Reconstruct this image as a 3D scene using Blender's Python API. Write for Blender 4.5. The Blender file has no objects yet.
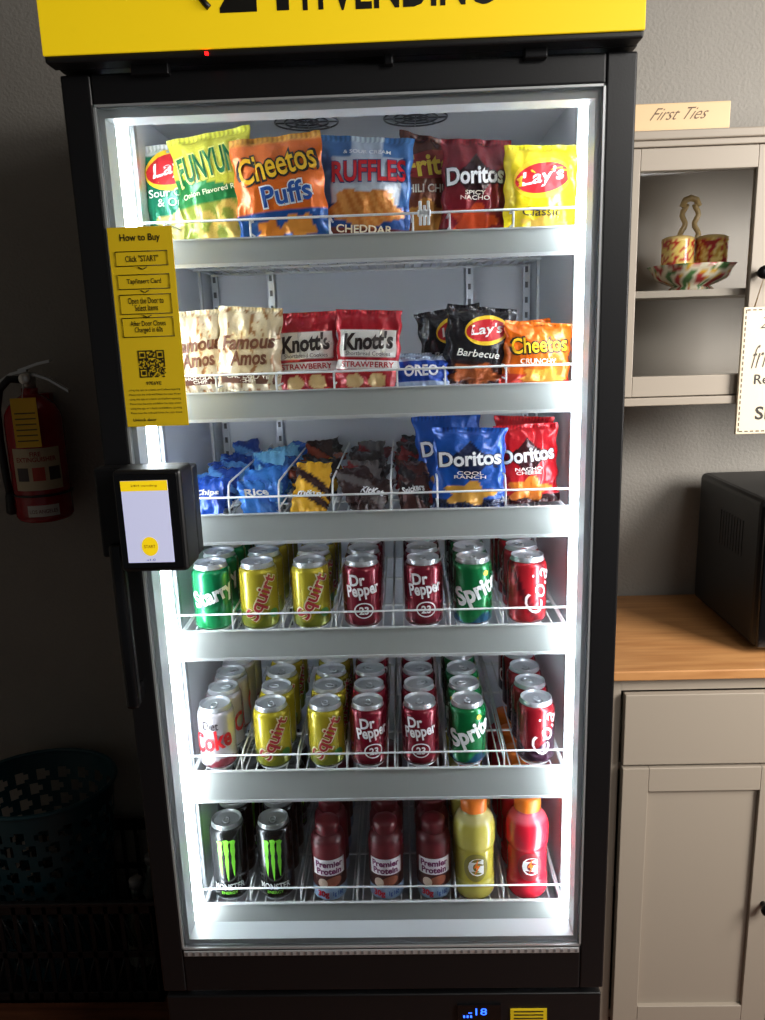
import bpy, math, random
from mathutils import Vector, Matrix, noise
random.seed(7)
scene = bpy.context.scene
_c = {}
def lin(c):
    k = tuple(c)
    if k not in _c:
        o = []
        for x in c[:3]:
            x = max(0, min(255, x)) / 255.0
            o.append(x / 12.92 if x <= 0.04045 else ((x + 0.055) / 1.055) ** 2.4)
        _c[k] = (o[0], o[1], o[2], 1.0)
    return _c[k]

# ------------------------------------------------------------ materials
def newmat(name):
    m = bpy.data.materials.new(name); m.use_nodes = True
    nt = m.node_tree; b = nt.nodes['Principled BSDF']
    return m, nt, b
def add_bump(nt, b, scale, strength, dist=0.002, detail=3):
    tc = nt.nodes.new('ShaderNodeTexCoord'); n = nt.nodes.new('ShaderNodeTexNoise')
    n.inputs['Scale'].default_value = scale; n.inputs['Detail'].default_value = detail
    bp = nt.nodes.new('ShaderNodeBump'); bp.inputs['Strength'].default_value = strength
    bp.inputs['Distance'].default_value = dist
    nt.links.new(tc.outputs['Object'], n.inputs['Vector'])
    nt.links.new(n.outputs['Fac'], bp.inputs['Height'])
    nt.links.new(bp.outputs['Normal'], b.inputs['Normal'])
def mat_attr(name, rough=0.4, metal=0.0, coat=0.0, bump=None):
    m, nt, b = newmat(name)
    a = nt.nodes.new('ShaderNodeAttribute'); a.attribute_name = 'Col'
    nt.links.new(a.outputs['Color'], b.inputs['Base Color'])
    b.inputs['Roughness'].default_value = rough; b.inputs['Metallic'].default_value = metal
    b.inputs['Coat Weight'].default_value = coat
    if bump: add_bump(nt, b, *bump)
    return m
def mat_noise(name, c1, c2, scale, rough, bump=None, stretch=(1, 1, 1)):
    m, nt, b = newmat(name)
    tc = nt.nodes.new('ShaderNodeTexCoord'); mp = nt.nodes.new('ShaderNodeMapping')
    mp.inputs['Scale'].default_value = stretch
    n = nt.nodes.new('ShaderNodeTexNoise'); n.inputs['Scale'].default_value = scale; n.inputs['Detail'].default_value = 6
    r = nt.nodes.new('ShaderNodeValToRGB')
    r.color_ramp.elements[0].position = 0.3; r.color_ramp.elements[0].color = lin(c1)
    r.color_ramp.elements[1].position = 0.7; r.color_ramp.elements[1].color = lin(c2)
    nt.links.new(tc.outputs['Object'], mp.inputs['Vector']); nt.links.new(mp.outputs['Vector'], n.inputs['Vector'])
    nt.links.new(n.outputs['Fac'], r.inputs['Fac']); nt.links.new(r.outputs['Color'], b.inputs['Base Color'])
    b.inputs['Roughness'].default_value = rough
    if bump: add_bump(nt, b, *bump)
    return m
def mat_emit(name, col, s):
    m, nt, b = newmat(name)
    b.inputs['Base Color'].default_value = lin(col)
    b.inputs['Emission Color'].default_value = lin(col); b.inputs['Emission Strength'].default_value = s
    return m
def mat_glass(name):
    m = bpy.data.materials.new(name); m.use_nodes = True; nt = m.node_tree; nt.nodes.clear()
    o = nt.nodes.new('ShaderNodeOutputMaterial'); mx = nt.nodes.new('ShaderNodeMixShader')
    t = nt.nodes.new('ShaderNodeBsdfTransparent'); g = nt.nodes.new('ShaderNodeBsdfGlossy'); f = nt.nodes.new('ShaderNodeFresnel')
    f.inputs['IOR'].default_value = 1.28; g.inputs['Roughness'].default_value = 0.03
    t.inputs['Color'].default_value = (0.98, 0.985, 0.985, 1)
    nt.links.new(f.outputs[0], mx.inputs[0]); nt.links.new(t.outputs[0], mx.inputs[1]); nt.links.new(g.outputs[0], mx.inputs[2])
    nt.links.new(mx.outputs[0], o.inputs[0])
    return m

FOIL = mat_attr('printed_foil', 0.27, 0.25, 0.4, (38, 0.7, 0.006, 3))
CANP = mat_attr('printed_can', 0.26, 0.4, 0.6)
INK = mat_attr('printed_ink', 0.45)
PLAS = mat_attr('plastic', 0.4)
GLOSS = mat_attr('gloss_plastic', 0.2, 0, 0.2)
METAL = mat_attr('bright_metal', 0.3, 0.65)
WIRE = mat_attr('coated_wire', 0.35, 0.1)
BLACKP = mat_attr('powder_coat', 0.38, 0.0, 0.0, (300, 0.08, 0.001, 2))
PAINT = mat_attr('satin_paint', 0.45, 0, 0, (120, 0.06, 0.001, 2))
CERAM = mat_attr('glazed_ceramic', 0.2, 0, 0.3)
LINER = mat_attr('white_liner', 0.5)
GLASS = mat_glass('clear_glass')
LED = mat_emit('led_diffuser', (240, 248, 255), 23)
SIGNY = mat_emit('backlit_sign_panel', (250, 212, 18), 0.38)
SCREEN = mat_emit('lcd_panel', (205, 208, 240), 0.5)
BLUELED = mat_emit('blue_led', (40, 90, 255), 4)
REDLED = mat_emit('red_led', (255, 20, 20), 4)
WALL = mat_noise('painted_wall', (146, 142, 135), (154, 150, 143), 3, 0.85, (140, 0.6, 0.004, 4))
CEIL = mat_noise('ceiling_paint', (170, 168, 162), (178, 176, 170), 3, 0.9)
FLOOR = mat_noise('wood_floor', (92, 52, 34), (128, 78, 52), 6, 0.4, None, (1, 12, 1))
WOODT = mat_noise('wood_counter', (172, 118, 70), (200, 146, 92), 5, 0.38, None, (1.2, 14, 8))

# ------------------------------------------------------------ builder
_t = {}
def text_geo(s, bold, shear):
    k = (s, bold, shear)
    if k in _t: return _t[k]
    cu = bpy.data.curves.new('t', 'FONT'); cu.body = s; cu.offset = bold; cu.shear = shear
    cu.resolution_u = 3; cu.align_x = 'CENTER'; cu.space_line = 0.85
    try: cu.fill_mode = 'FRONT'
    except Exception: pass
    ob = bpy.data.objects.new('t', cu); scene.collection.objects.link(ob)
    dg = bpy.context.evaluated_depsgraph_get()
    me = bpy.data.meshes.new_from_object(ob.evaluated_get(dg))
    vs = [(v.co.x, v.co.y) for v in me.vertices]; fs = [tuple(p.vertices) for p in me.polygons]
    bpy.data.objects.remove(ob); bpy.data.curves.remove(cu); bpy.data.meshes.remove(me)
    if vs:
        x0 = min(v[0] for v in vs); x1 = max(v[0] for v in vs); y0 = min(v[1] for v in vs); y1 = max(v[1] for v in vs)
        vs = [((v[0] - x0) / max(1e-6, x1 - x0) - .5, (v[1] - y0) / max(1e-6, y1 - y0) - .5) for v in vs]
    _t[k] = (vs, fs); return _t[k]

def flat(y):
    return lambda X, Z, o=0: (X, y - o, Z)

class MB:
    def __init__(s):
        s.v = []; s.c = []; s.f = []; s.m = []; s.sm = []; s.mats = []; s.M = Matrix.Identity(4)
    def add(s, vs, fs, col, mat, smooth=False):
        b = len(s.v)
        if mat not in s.mats: s.mats.append(mat)
        mi = s.mats.index(mat)
        for v in vs: s.v.append(tuple(s.M @ Vector(v)))
        if isinstance(col, list): s.c.extend(lin(c) for c in col)
        else: s.c.extend([lin(col)] * len(vs))
        for f in fs:
            s.f.append(tuple(b + i for i in f)); s.m.append(mi); s.sm.append(smooth)
    def box(s, x0, x1, y0, y1, z0, z1, col, mat, bev=0):
        if bev <= 0:
            vs = [(x, y, z) for z in (z0, z1) for y in (y0, y1) for x in (x0, x1)]
            s.add(vs, [(0, 2, 3, 1), (4, 5, 7, 6), (0, 1, 5, 4), (2, 6, 7, 3), (0, 4, 6, 2), (1, 3, 7, 5)], col, mat)
            return
        import bmesh
        bm = bmesh.new(); bmesh.ops.create_cube(bm, size=1)
        for v in bm.verts:
            v.co = Vector(((x0 + x1) / 2 + v.co.x * (x1 - x0), (y0 + y1) / 2 + v.co.y * (y1 - y0), (z0 + z1) / 2 + v.co.z * (z1 - z0)))
        bmesh.ops.bevel(bm, geom=list(bm.edges), offset=bev, segments=3, profile=0.5, affect='EDGES')
        bm.verts.index_update()
        s.add([tuple(v.co) for v in bm.verts], [tuple(v.index for v in f.verts) for f in bm.faces], col, mat)
        bm.free()
    def lathe(s, prof, n, c, colf, mat, smooth=True, rx=1, wob=None):
        vs = []; cs = []
        for (r, z) in prof:
            for i in range(n):
                a = 2 * math.pi * i / n
                rr = r if wob is None else r * wob(a, z)
                vs.append((c[0] + rr * math.sin(a), c[1] - rr * math.cos(a), c[2] + z))
                aa = a if a <= math.pi else a - 2 * math.pi
                cs.append(colf(aa, z) if callable(colf) else colf)
        fs = []
        for j in range(len(prof) - 1):
            for i in range(n):
                k = (i + 1) % n
                fs.append((j * n + i, j * n + k, (j + 1) * n + k, (j + 1) * n + i))
        fs.append(tuple(reversed(range(n)))) ; fs.append(tuple((len(prof) - 1) * n + i for i in range(n)))
        s.add(vs, fs, cs, mat, smooth)
    def tube(s, pts, r, col, mat, n=6, closed=False):
        P = [Vector(p) for p in pts]; m = len(P); vs = []
        up = None
        for i in range(m):
            if closed: d = P[(i + 1) % m] - P[i - 1]
            else: d = P[min(i + 1, m - 1)] - P[max(i - 1, 0)]
            d.normalize()
            if up is None:
                up = Vector((0, 0, 1)) if abs(d.z) < .9 else Vector((1, 0, 0))
            a = (up - d * up.dot(d)); a.normalize(); b = d.cross(a); up = a
            for k in range(n):
                t = 2 * math.pi * k / n
                vs.append(tuple(P[i] + (a * math.cos(t) + b * math.sin(t)) * r))
        fs = []
        for i in range(m if closed else m - 1):
            j = (i + 1) % m
            for k in range(n):
                l = (k + 1) % n
                fs.append((i * n + k, i * n + l, j * n + l, j * n + k))
        if not closed:
            fs.append(tuple(reversed(range(n)))); fs.append(tuple((m - 1) * n + k for k in range(n)))
        s.add(vs, fs, col, mat, True)
    def text(s, t, cx, cz, w, h, col, mapf, rot=0, bold=0.0, shear=0, lay=0, mat=None):
        vs, fs = text_geo(t, bold, shear)
        ca, sa = math.cos(rot), math.sin(rot); out = []
        for (u, v) in vs:
            x = u * w; z = v * h
            out.append(mapf(cx + x * ca - z * sa, cz + x * sa + z * ca, lay * 0.0005))
        s.add(out, fs, col, mat or INK)
    def ell(s, cx, cz, rx, rz, col, mapf, rot=0, lay=0, mat=None, rings=4, n=28, r0=0):
        ca, sa = math.cos(rot), math.sin(rot); vs = []; fs = []
        for j in range(rings + 1):
            q = r0 + (1 - r0) * j / rings
            q = max(q, 0.01)
            for i in range(n):
                a = -2 * math.pi * i / n
                x = rx * q * math.cos(a); z = rz * q * math.sin(a)
                vs.append(mapf(cx + x * ca - z * sa, cz + x * sa + z * ca, lay * 0.0005))
        for j in range(rings):
            for i in range(n):
                k = (i + 1) % n
                fs.append((j * n + i, j * n + k, (j + 1) * n + k, (j + 1) * n + i))
        s.add(vs, fs, col, mat or INK)
    def rect(s, x0, x1, z0, z1, col, mapf, lay=0, mat=None, nx=6, nz=4):
        vs = []; fs = []
        for j in range(nz + 1):
            for i in range(nx + 1):
                vs.append(mapf(x0 + (x1 - x0) * i / nx, z0 + (z1 - z0) * j / nz, lay * 0.0005))
        for j in range(nz):
            for i in range(nx):
                a = j * (nx + 1) + i
                fs.append((a, a + 1, a + nx + 2, a + nx + 1))
        s.add(vs, fs, col, mat or INK)
    def mesh(s, name):
        me = bpy.data.meshes.new(name); me.from_pydata(s.v, [], s.f)
        for m in s.mats: me.materials.append(m)
        me.polygons.foreach_set('material_index', s.m); me.polygons.foreach_set('use_smooth', s.sm)
        ca = me.color_attributes.new('Col', 'FLOAT_COLOR', 'POINT')
        ca.data.foreach_set('color', [x for c in s.c for x in c])
        me.update(); return me
    def obj(s, name, parent=None, loc=(0, 0, 0)):
        return place(s.mesh(name), name, loc, parent)
def place(me, name, loc=(0, 0, 0), parent=None, rot=(0, 0, 0), scale=1):
    o = bpy.data.objects.new(name, me); scene.collection.objects.link(o)
    o.location = loc; o.rotation_euler = rot; o.scale = (scale, scale, scale)
    if parent: o.parent = parent
    return o
def empty(name, loc=(0, 0, 0)):
    o = bpy.data.objects.new(name, None); scene.collection.objects.link(o); o.location = loc
    o.empty_display_size = .1
    return o

WHITE = (235, 236, 236); BLK = (16, 16, 18)

# ------------------------------------------------------------ room
def room():
    for nm, b, m in [('floor', (-1.5, 2.4, -2.6, .93, -.25, -.15), FLOOR),
                     ('ceiling', (-1.5, 2.4, -2.6, .93, 2.45, 2.55), CEIL),
                     ('wall_back', (-1.5, 2.4, .83, .93, -.15, 2.45), WALL),
                     ('wall_left', (-1.6, -1.5, -2.6, .93, -.25, 2.55), WALL),
                     ('wall_right', (2.4, 2.5, -2.6, .93, -.25, 2.55), WALL)]:
        mb = MB(); mb.box(*b, (150, 148, 142), m); mb.obj(nm)
    mb = MB(); mb.box(-1.5, .45, .815, .83, -.15, -.06, (120, 116, 110), PAINT, .003); mb.obj('baseboard_back')
room()

# ------------------------------------------------------------ fridge
fr = empty('glass_door_vending_cooler', (0, 0, 0))
def fridge():
    b = MB()
    K = (17, 17, 19)
    b.box(-.378, -.345, .055, .78, -.12, 1.97, K, BLACKP)
    b.box(.345, .378, .055, .78, -.12, 1.97, K, BLACKP)
    b.box(-.345, .345, .62, .78, -.12, 1.97, K, BLACKP)
    b.box(-.345, .345, .055, .62, 1.80, 1.97, K, BLACKP)
    b.box(-.345, .345, .055, .62, -.12, .335, K, BLACKP)
    for x in (-.33, .33):
        for y in (.1, .73): b.lathe([(.02, -.03), (.02, 0)], 12, (x, y, -.12), (30, 30, 30), PLAS)
    # base grille
    b.box(-.378, .378, .01, .055, -.11, .325, K, BLACKP, .003)
    for i in range(12):
        b.box(-.30, .30, .004, .01, -.07 + i * .022, -.058 + i * .022, (28, 28, 30), PLAS)
    b.box(.13, .205, .006, .01, .272, .305, (10, 10, 12), GLOSS)
    b.obj('body', fr)
    c = MB()
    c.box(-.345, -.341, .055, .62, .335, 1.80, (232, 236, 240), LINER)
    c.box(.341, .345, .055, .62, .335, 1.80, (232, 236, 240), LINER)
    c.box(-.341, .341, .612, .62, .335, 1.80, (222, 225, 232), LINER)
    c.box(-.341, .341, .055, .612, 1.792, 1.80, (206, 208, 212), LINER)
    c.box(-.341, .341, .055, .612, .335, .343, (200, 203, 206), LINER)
    # rear air duct panel and shelf standards
    c.box(-.20, .20, .600, .612, .40, 1.74, (216, 220, 228), LINER, .003)
    for x in (-.33, -.21, .21, .33):
        c.box(x - .007, x + .007, .594, .60, .36, 1.77, (190, 194, 200), METAL)
        for k in range(44): c.box(x - .003, x + .003, .5935, .594, .38 + k * .031, .392 + k * .031, (60, 60, 64), PLAS)
    for s in (-1, 1):
        for y in (.16, .5):
            c.box(min(s * .341, s * .336), max(s * .341, s * .336), y, y + .014, .36, 1.77, (190, 193, 196), METAL)
    # ceiling fan guards
    for cx in (-.083, .096):
        for rr in (.052, .036, .02):
            c.tube([(cx + rr * math.cos(a * math.pi / 16), .27 + rr * math.sin(a * math.pi / 16), 1.786) for a in range(32)], .0015, (90, 90, 94), METAL, 5, True)
        for a in range(4):
            t = a * math.pi / 4
            c.tube([(cx - .052 * math.cos(t), .27 - .052 * math.sin(t), 1.786), (cx + .052 * math.cos(t), .27 + .052 * math.sin(t), 1.786)], .0012, (90, 90, 94), METAL, 5)
        c.lathe([(.05, 0), (.05, .003)], 32, (cx, .27, 1.789), (176, 178, 182), PLAS)
    c.obj('cabinet_liner', fr)
    # LED strips
    l = MB()
    for s in (-1, 1):
        x0, x1 = sorted((s * .340, s * .324))
        l.box(x0, x1, .078, .098, .40, 1.765, WHITE, LED, .004)
    l.obj('led_strips', fr)
    # door
    d = MB()
    for a in [(-.378, -.338, 0, .05, .345, 1.79), (.338, .378, 0, .05, .345, 1.79),
              (-.338, .338, 0, .05, 1.753, 1.79), (-.338, .338, 0, .05, .345, .43)]:
        d.box(*a, (17, 17, 19), BLACKP, .003)
    G = (176, 180, 182)
    for a in [(-.338, -.327, .010, .05, .43, 1.753), (.327, .338, .010, .05, .43, 1.753),
              (-.327, .327, .010, .05, 1.738, 1.753), (-.327, .327, .010, .05, .43, .442)]:
        d.box(*a, G, PLAS)
    for a in [(-.338, -.335, .0, .012, .43, 1.753), (.335, .338, .0, .012, .43, 1.753),
              (-.338, .338, .0, .012, 1.750, 1.753), (-.338, .338, .0, .012, .43, .433)]:
        d.box(*a, (205, 208, 210), METAL)
    d.box(-.335, .335, -.002, 0, .418, .428, (225, 228, 230), METAL, .0008)
    for i in range(56): d.box(-.332 + i * .012, -.328 + i * .012, -.003, -.0018, .420, .426, (150, 152, 154), METAL)
    # handle
    d.box(-.369, -.349, -.045, -.025, .90, 1.16, (14, 14, 16), GLOSS, .006)
    d.box(-.367, -.351, -.03, 0, .905, .93, (14, 14, 16), GLOSS, .004)
    d.box(-.367, -.351, -.03, 0, 1.135, 1.155, (14, 14, 16), GLOSS, .004)
    # gasket
    for a in [(-.37, -.345, .05, .055, .36, 1.785), (.345, .37, .05, .055, .36, 1.785), (-.37, .37, .05, .055, 1.765, 1.785), (-.37, .37, .05, .055, .35, .37)]:
        d.box(*a, (60, 60, 62), PLAS)
    d.obj('door_frame', fr)
    g = MB(); g.box(-.335, .335, .004, .007, .433, 1.75, WHITE, GLASS); g.obj('door_glass', fr)
    # canopy
    p = MB()
    p.box(-.376, .376, .0, .08, 1.795, 1.97, K, BLACKP)
    p.box(-.383, .376, -.03, .0, 1.795, 1.97, (20, 20, 22), BLACKP, .003)
    p.box(-.383, .376, -.034, -.03, 1.803, 1.965, (250, 214, 20), SIGNY, .001)
    f = flat(-.0345)
    p.text('24', -.106, 1.882, .094, .080, (22, 20, 14), f, bold=.035)
    p.text('H', -.036, 1.864, .026, .046, (22, 20, 14), f, bold=.03)
    p.text('VENDING', .0865, 1.862, .203, .046, (22, 20, 14), f, bold=.025)
    pts = []
    for k in range(17):
        a = math.radians(120 + 110 * k / 16); pts.append((-.130 + .056 * math.cos(a), -.0355, 1.896 + .062 * math.sin(a)))
    p.tube(pts, .004, (22, 20, 14), INK)
    for x, w in ((.23, .03), (.05, .012), (-.28, .05)): p.box(x, x + w, -.012, .002, 1.783, 1.796, (34, 34, 36), METAL, .002)
    p.obj('lit_canopy', fr)
    q = MB(); q.box(-.176, -.172, -.035, -.03, 1.7965, 1.7995, (255, 30, 30), REDLED); q.obj('canopy_indicator', fr)
    q = MB(); ff = flat(.0055)
    q.text('-18', .165, .292, .032, .014, (40, 90, 255), ff, mat=BLUELED)
    for i in range(3): q.box(.14 + i * .006, .143 + i * .006, .005, .006, .28, .284, (40, 90, 255), BLUELED)
    q.obj('controller_digits', fr)
    q = MB(); q.box(.222, .285, .008, .0098, .254, .294, (238, 205, 30), INK)
    for i in range(5): q.box(.228, .279, .0075, .008, .260 + i * .007, .2625 + i * .007, (60, 50, 20), INK)
    q.obj('warning_sticker', fr)
fridge()

SH = [1.590, 1.361, 1.164, .963, .700, .429]
LH = [.038, .042, .045, .046, .052, .053]
COLS = {3: [-.275, -.194, -.104, -.015, .090, .174, .267],
        4: [-.288, -.1875, -.09, -.014, .079, .163, .285],
        5: [-.285, -.198, -.098, .009, .098, .174, .272]}
DIV = {0: [-.29, -.16, -.04, .085, .14, .235],
       1: [-.23, -.135, -.044, .055, .13, .225],
       2: [-.225, -.143, -.055, .04, .115, .225]}
for k, cs in COLS.items(): DIV[k] = [(a + b2) / 2 for a, b2 in zip(cs[:-1], cs[1:])]
def shelves():
    m = MB(); W = (232, 234, 234)
    for i, z in enumerate(SH):
        hh = LH[i]; LC = (164, 168, 164)
        vs = [(-.334, .108, z), (.334, .108, z), (-.334, .099, z - hh + .003), (.334, .099, z - hh + .003),
              (-.334, .114, z), (.334, .114, z), (-.334, .110, z - hh), (.334, .110, z - hh)]
        m.add(vs, [(2, 3, 1, 0), (0, 1, 5, 4), (4, 5, 7, 6), (6, 7, 3, 2), (0, 4, 6, 2), (1, 3, 7, 5)], LC, PLAS)
        m.box(-.334, .334, .0975, .104, z - hh - .002, z - hh + .003, (205, 208, 207), PLAS)
        m.box(-.334, .334, .106, .112, z, z + .002, (205, 208, 207), PLAS)
        zs = z - .0145
        n = 36
        for k in range(n + 1):
            x = -.328 + .656 * k / n
            m.tube([(x, .112, zs), (x, .585, zs)], .0015, W, WIRE, 5)
        for y in (.125, .27, .43, .58):
            m.tube([(-.332, y, zs - .003), (.332, y, zs - .003)], .0026, W, WIRE, 6)
        for x in (-.331, .331): m.tube([(x, .112, zs), (x, .592, zs)], .003, W, WIRE, 6)
        m.tube([(-.328, .1155, zs), (-.328, .1155, z + .028), (.328, .1155, z + .028), (.328, .1155, zs)], .0018, W, WIRE, 6)
        for x in DIV[i]:
            h = z + .05 if i in (2,) else z + .028
            m.tube([(x, .117, zs), (x, .117, z + .026), (x, .125, h - .004), (x, .135, h), (x, .56, h), (x, .57, h - .006), (x, .57, zs)], .0017, W, WIRE, 5)
            m.tube([(x, .118, z + .008), (x, .57, z + .008)], .0014, W, WIRE, 5)
    # small white clip on the first fence
    m.box(.092, .112, .108, .1135, 1.612, 1.622, (240, 240, 236), PLAS, .002)
    for k in range(3): m.box(.094 + k * .006, .0985 + k * .006, .108, .113, 1.60, 1.634 - (k % 2) * .006, (240, 240, 236), PLAS, .001)
    m.obj('wire_shelves', fr)
shelves()

# ------------------------------------------------------------ bags
def bag_into(mb, w, h, T, colf, nu=38, nv=46, seed=0, wr=1.0, mat=None):
    def S(v):
        q = max(0.0, min(1.0, (v - .05) / .90)); return math.sin(math.pi * q) ** .5 if 0 < q < 1 else 0.0
    def xw(u, v):
        return u * w / 2 * (1 - .055 * S(v)) + .0016 * math.sin(v * 23 + seed) * u
    def th(u, v):
        return T / 2 * (max(0, 1 - abs(u) ** 2.6)) ** .65 * S(v) * (1.12 - .25 * v)
    def wrk(u, v):
        e = max(abs(u) ** 3, 1 - S(v))
        rd = 1 - abs(noise.noise(Vector((u * 2.1 + v * 1.5 + seed, v * 2.4 - u * .8, seed * .3)))) * 2
        rd2 = 1 - abs(noise.noise(Vector((u * 4 - v * 2.5, v * 4.5 + seed, seed)))) * 2
        return wr * (.0034 * e * math.sin(u * 11 + v * 5 + seed * 1.7) * (1 if .04 < v < .96 else .4)
                     + .0040 * noise.noise(Vector((u * 2.6 + seed, v * 3.4, seed * .7))) * (.35 + e)
                     - .0030 * max(0, rd) ** 4 * (.45 + e) * min(1, S(v) + .2) - .0016 * max(0, rd2) ** 3 * (.3 + e))
    def front(u, v): return -th(u, v) + wrk(u, v)
    vs = []; cs = []; fs = []
    for side in (0, 1):
        for j in range(nv + 1):
            v = j / nv
            for i in range(nu + 1):
                u = -1 + 2 * i / nu
                y = front(u, v) if side == 0 else th(u, v) * .9 + wrk(u, v) + .0004
                vs.append((xw(u, v), y, v * h))
                c = colf(u, v)
                if v < .045 or v > .955:
                    c = tuple(min(255, int(x * (1.18 if i % 2 else .82))) for x in c)
                cs.append(c)
    o = (nu + 1) * (nv + 1)
    for j in range(nv):
        for i in range(nu):
            a = j * (nu + 1) + i
            fs.append((a, a + 1, a + nu + 2, a + nu + 1)); fs.append((o + a, o + a + nu + 1, o + a + nu + 2, o + a + 1))
    mb.add(vs, fs, cs, mat or FOIL, True)
    def mapf(X, Z, off=0):
        v = max(0, min(1, Z / h)); u = X / (w / 2 * (1 - .055 * S(v))); uu = max(-1, min(1, u))
        return (X, front(uu, v) - .0012 - off, Z)
    return mapf

def blob(u, v, cu, cv, ru, rv, seed=0, amp=.2):
    a = math.atan2((v - cv) / rv, (u - cu) / ru)
    return math.hypot((u - cu) / ru, (v - cv) / rv) < 1 + amp * math.sin(a * 5 + seed)

def logo_oval(mb, f, h, cx, cz, w, t="Lay's"):
    mb.ell(cx, cz, w * .5, w * .34, (250, 205, 40), f, .18, 0)
    mb.ell(cx, cz, w * .47, w * .25, (205, 25, 35), f, .18, 1)
    mb.text(t, cx, cz, w * .74, w * .30, (250, 250, 245), f, .18, .02, .2, 2)

def D_sour(w, h):
    def c(u, v):
        if v < .42 and blob(u, v, .1, .2, .7, .2, 1): return (214, 200, 120)
        if v > .9: return (225, 235, 225)
        return (24, 128, 92) if v > .3 else (16, 104, 76)
    def d(mb, f):
        logo_oval(mb, f, h, .0, h * .76, w * .82)
        mb.text('Sour Cream\n& Onion', .002, h * .50, w * .76, h * .16, (240, 245, 235), f, 0, .01, 0, 1)
    return c, d
def D_ring(w, h):
    def c(u, v):
        if v < .38:
            for cx, cy in ((-.35, .2), (.25, .26), (.0, .12), (.55, .14)):
                r = math.hypot((u - cx) / .3, (v - cy) / .12)
                if .5 < r < 1: return (222, 188, 92)
            return (150, 160, 60)
        return (226, 220, 70) if (v + .1 * u) > .55 else (40, 130, 66)
    def d(mb, f):
        mb.text('FUNYUNS', 0, h * .72, w * .84, h * .28, (250, 245, 130), f, .12, .06, 0, 0)
        mb.text('FUNYUNS', 0, h * .72, w * .80, h * .25, (18, 112, 58), f, .12, .02, 0, 2)
        mb.text('Onion Flavored Rings', 0, h * .47, w * .78, h * .06, (250, 250, 210), f, .04, .01, 0, 2)
    return c, d
def D_puff(w, h):
    def c(u, v):
        if v < .3:
            if blob(u, v, -.3, .12, .28, .1, 2): return (238, 140, 40)
            if blob(u, v, .35, .15, .35, .1, 4): return (245, 160, 60)
            return (25, 80, 150)
        if v > .93: return (250, 160, 60)
        return (236, 112, 28)
    def d(mb, f):
        mb.text('Cheetos', 0, h * .72, w * .88, h * .29, (28, 20, 16), f, .16, .07, 0, 0)
        mb.text('Cheetos', 0, h * .72, w * .82, h * .25, (252, 196, 30), f, .16, .015, 0, 2)
        mb.text('Puffs', .012, h * .44, w * .55, h * .22, (250, 250, 245), f, .1, .06, 0, 0)
        mb.text('Puffs', .012, h * .44, w * .52, h * .19, (20, 80, 160), f, .1, .02, 0, 2)
    return c, d
def D_ruff(w, h):
    def c(u, v):
        if v < .15: return (120, 50, 30)
        if blob(u, v, 0, .32, .80, .17, 3, .12): return (204, 122, 50) if int((u * 9 + v * 12)) % 2 else (226, 152, 76)
        if v < .36: return (32, 74, 140)
        if v > .80: return (70, 120, 180) if abs(u) > .35 else (200, 214, 232)
        return (206, 216, 230) if abs(u) < .76 else (60, 110, 175)
    def d(mb, f):
        mb.text('RUFFLES', .004, h * .66, w * .80, h * .22, (22, 50, 120), f, .05, .05, 0, 0)
        mb.text('RUFFLES', .004, h * .66, w * .78, h * .20, (224, 28, 40), f, .05, .025, 0, 2)
        mb.text('CHEDDAR', 0, h * .13, w * .6, h * .07, (250, 235, 200), f, 0, .02, 0, 1)
        mb.text('& SOUR CREAM', 0, h * .84, w * .5, h * .035, (240, 240, 240), f, 0, .01, 0, 1)
    return c, d
def D_corn(w, h):
    def c(u, v):
        if v < .38 and blob(u, v, .1, .2, .6, .16, 5): return (206, 140, 60)
        return (128, 66, 42) if v < .75 else (96, 46, 34)
    def d(mb, f):
        mb.ell(0, h * .72, w * .46, h * .14, (150, 30, 30), f, .3, 0)
        mb.text('Fritos', 0, h * .72, w * .8, h * .22, (245, 210, 70), f, .3, .03, 0, 2)
        mb.text('CHILI CHEESE', 0, h * .48, w * .8, h * .08, (250, 240, 220), f, .2, .02, 0, 1)
    return c, d
def mk_dor(base, dark, sub, hot):
    def D(w, h):
        def c(u, v):
            if v < .36 and blob(u, v, 0, .19, .62, .14, 1, .25): return hot
            if abs(u) * 1.0 + abs(v - .60) * 2.6 < .62: return dark
            return base if v > .12 else dark
        def d(mb, f):
            mb.add([f(x, z, .0) for x, z in ((-w * .38, h * .52), (w * .38, h * .52), (0, h * .84))], [(0, 1, 2)], dark, INK)
            mb.text('Doritos', 0, h * .63, w * .86, h * .20, dark, f, .06, .08, .0, 1)
            mb.text('Doritos', 0, h * .63, w * .82, h * .18, (250, 250, 250), f, .06, .03, .0, 2)
            mb.text(sub, 0, h * .43, w * .42, h * .09, (250, 240, 230), f, 0, .01, 0, 2)
        return c, d
    return D
D_spicy = mk_dor((128, 20, 34), (44, 12, 18), 'SPICY\nNACHO', (200, 70, 30))
D_cool = mk_dor((24, 84, 176), (16, 30, 70), 'COOL\nRANCH', (220, 160, 60))
D_nacho = mk_dor((196, 26, 36), (60, 14, 20), 'NACHO\nCHEESE', (236, 130, 40))
def D_classic(w, h):
    def c(u, v):
        if blob(u, v, .1, .12, .6, .1, 1): return (245, 200, 90)
        return (250, 222, 36) if v > .1 else (240, 196, 30)
    def d(mb, f):
        logo_oval(mb, f, h, 0, h * .62, w * .76)
        mb.text('Classic', 0, h * .26, w * .5, h * .09, (40, 30, 20), f, 0, .01, 0, 2)
    return c, d
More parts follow.
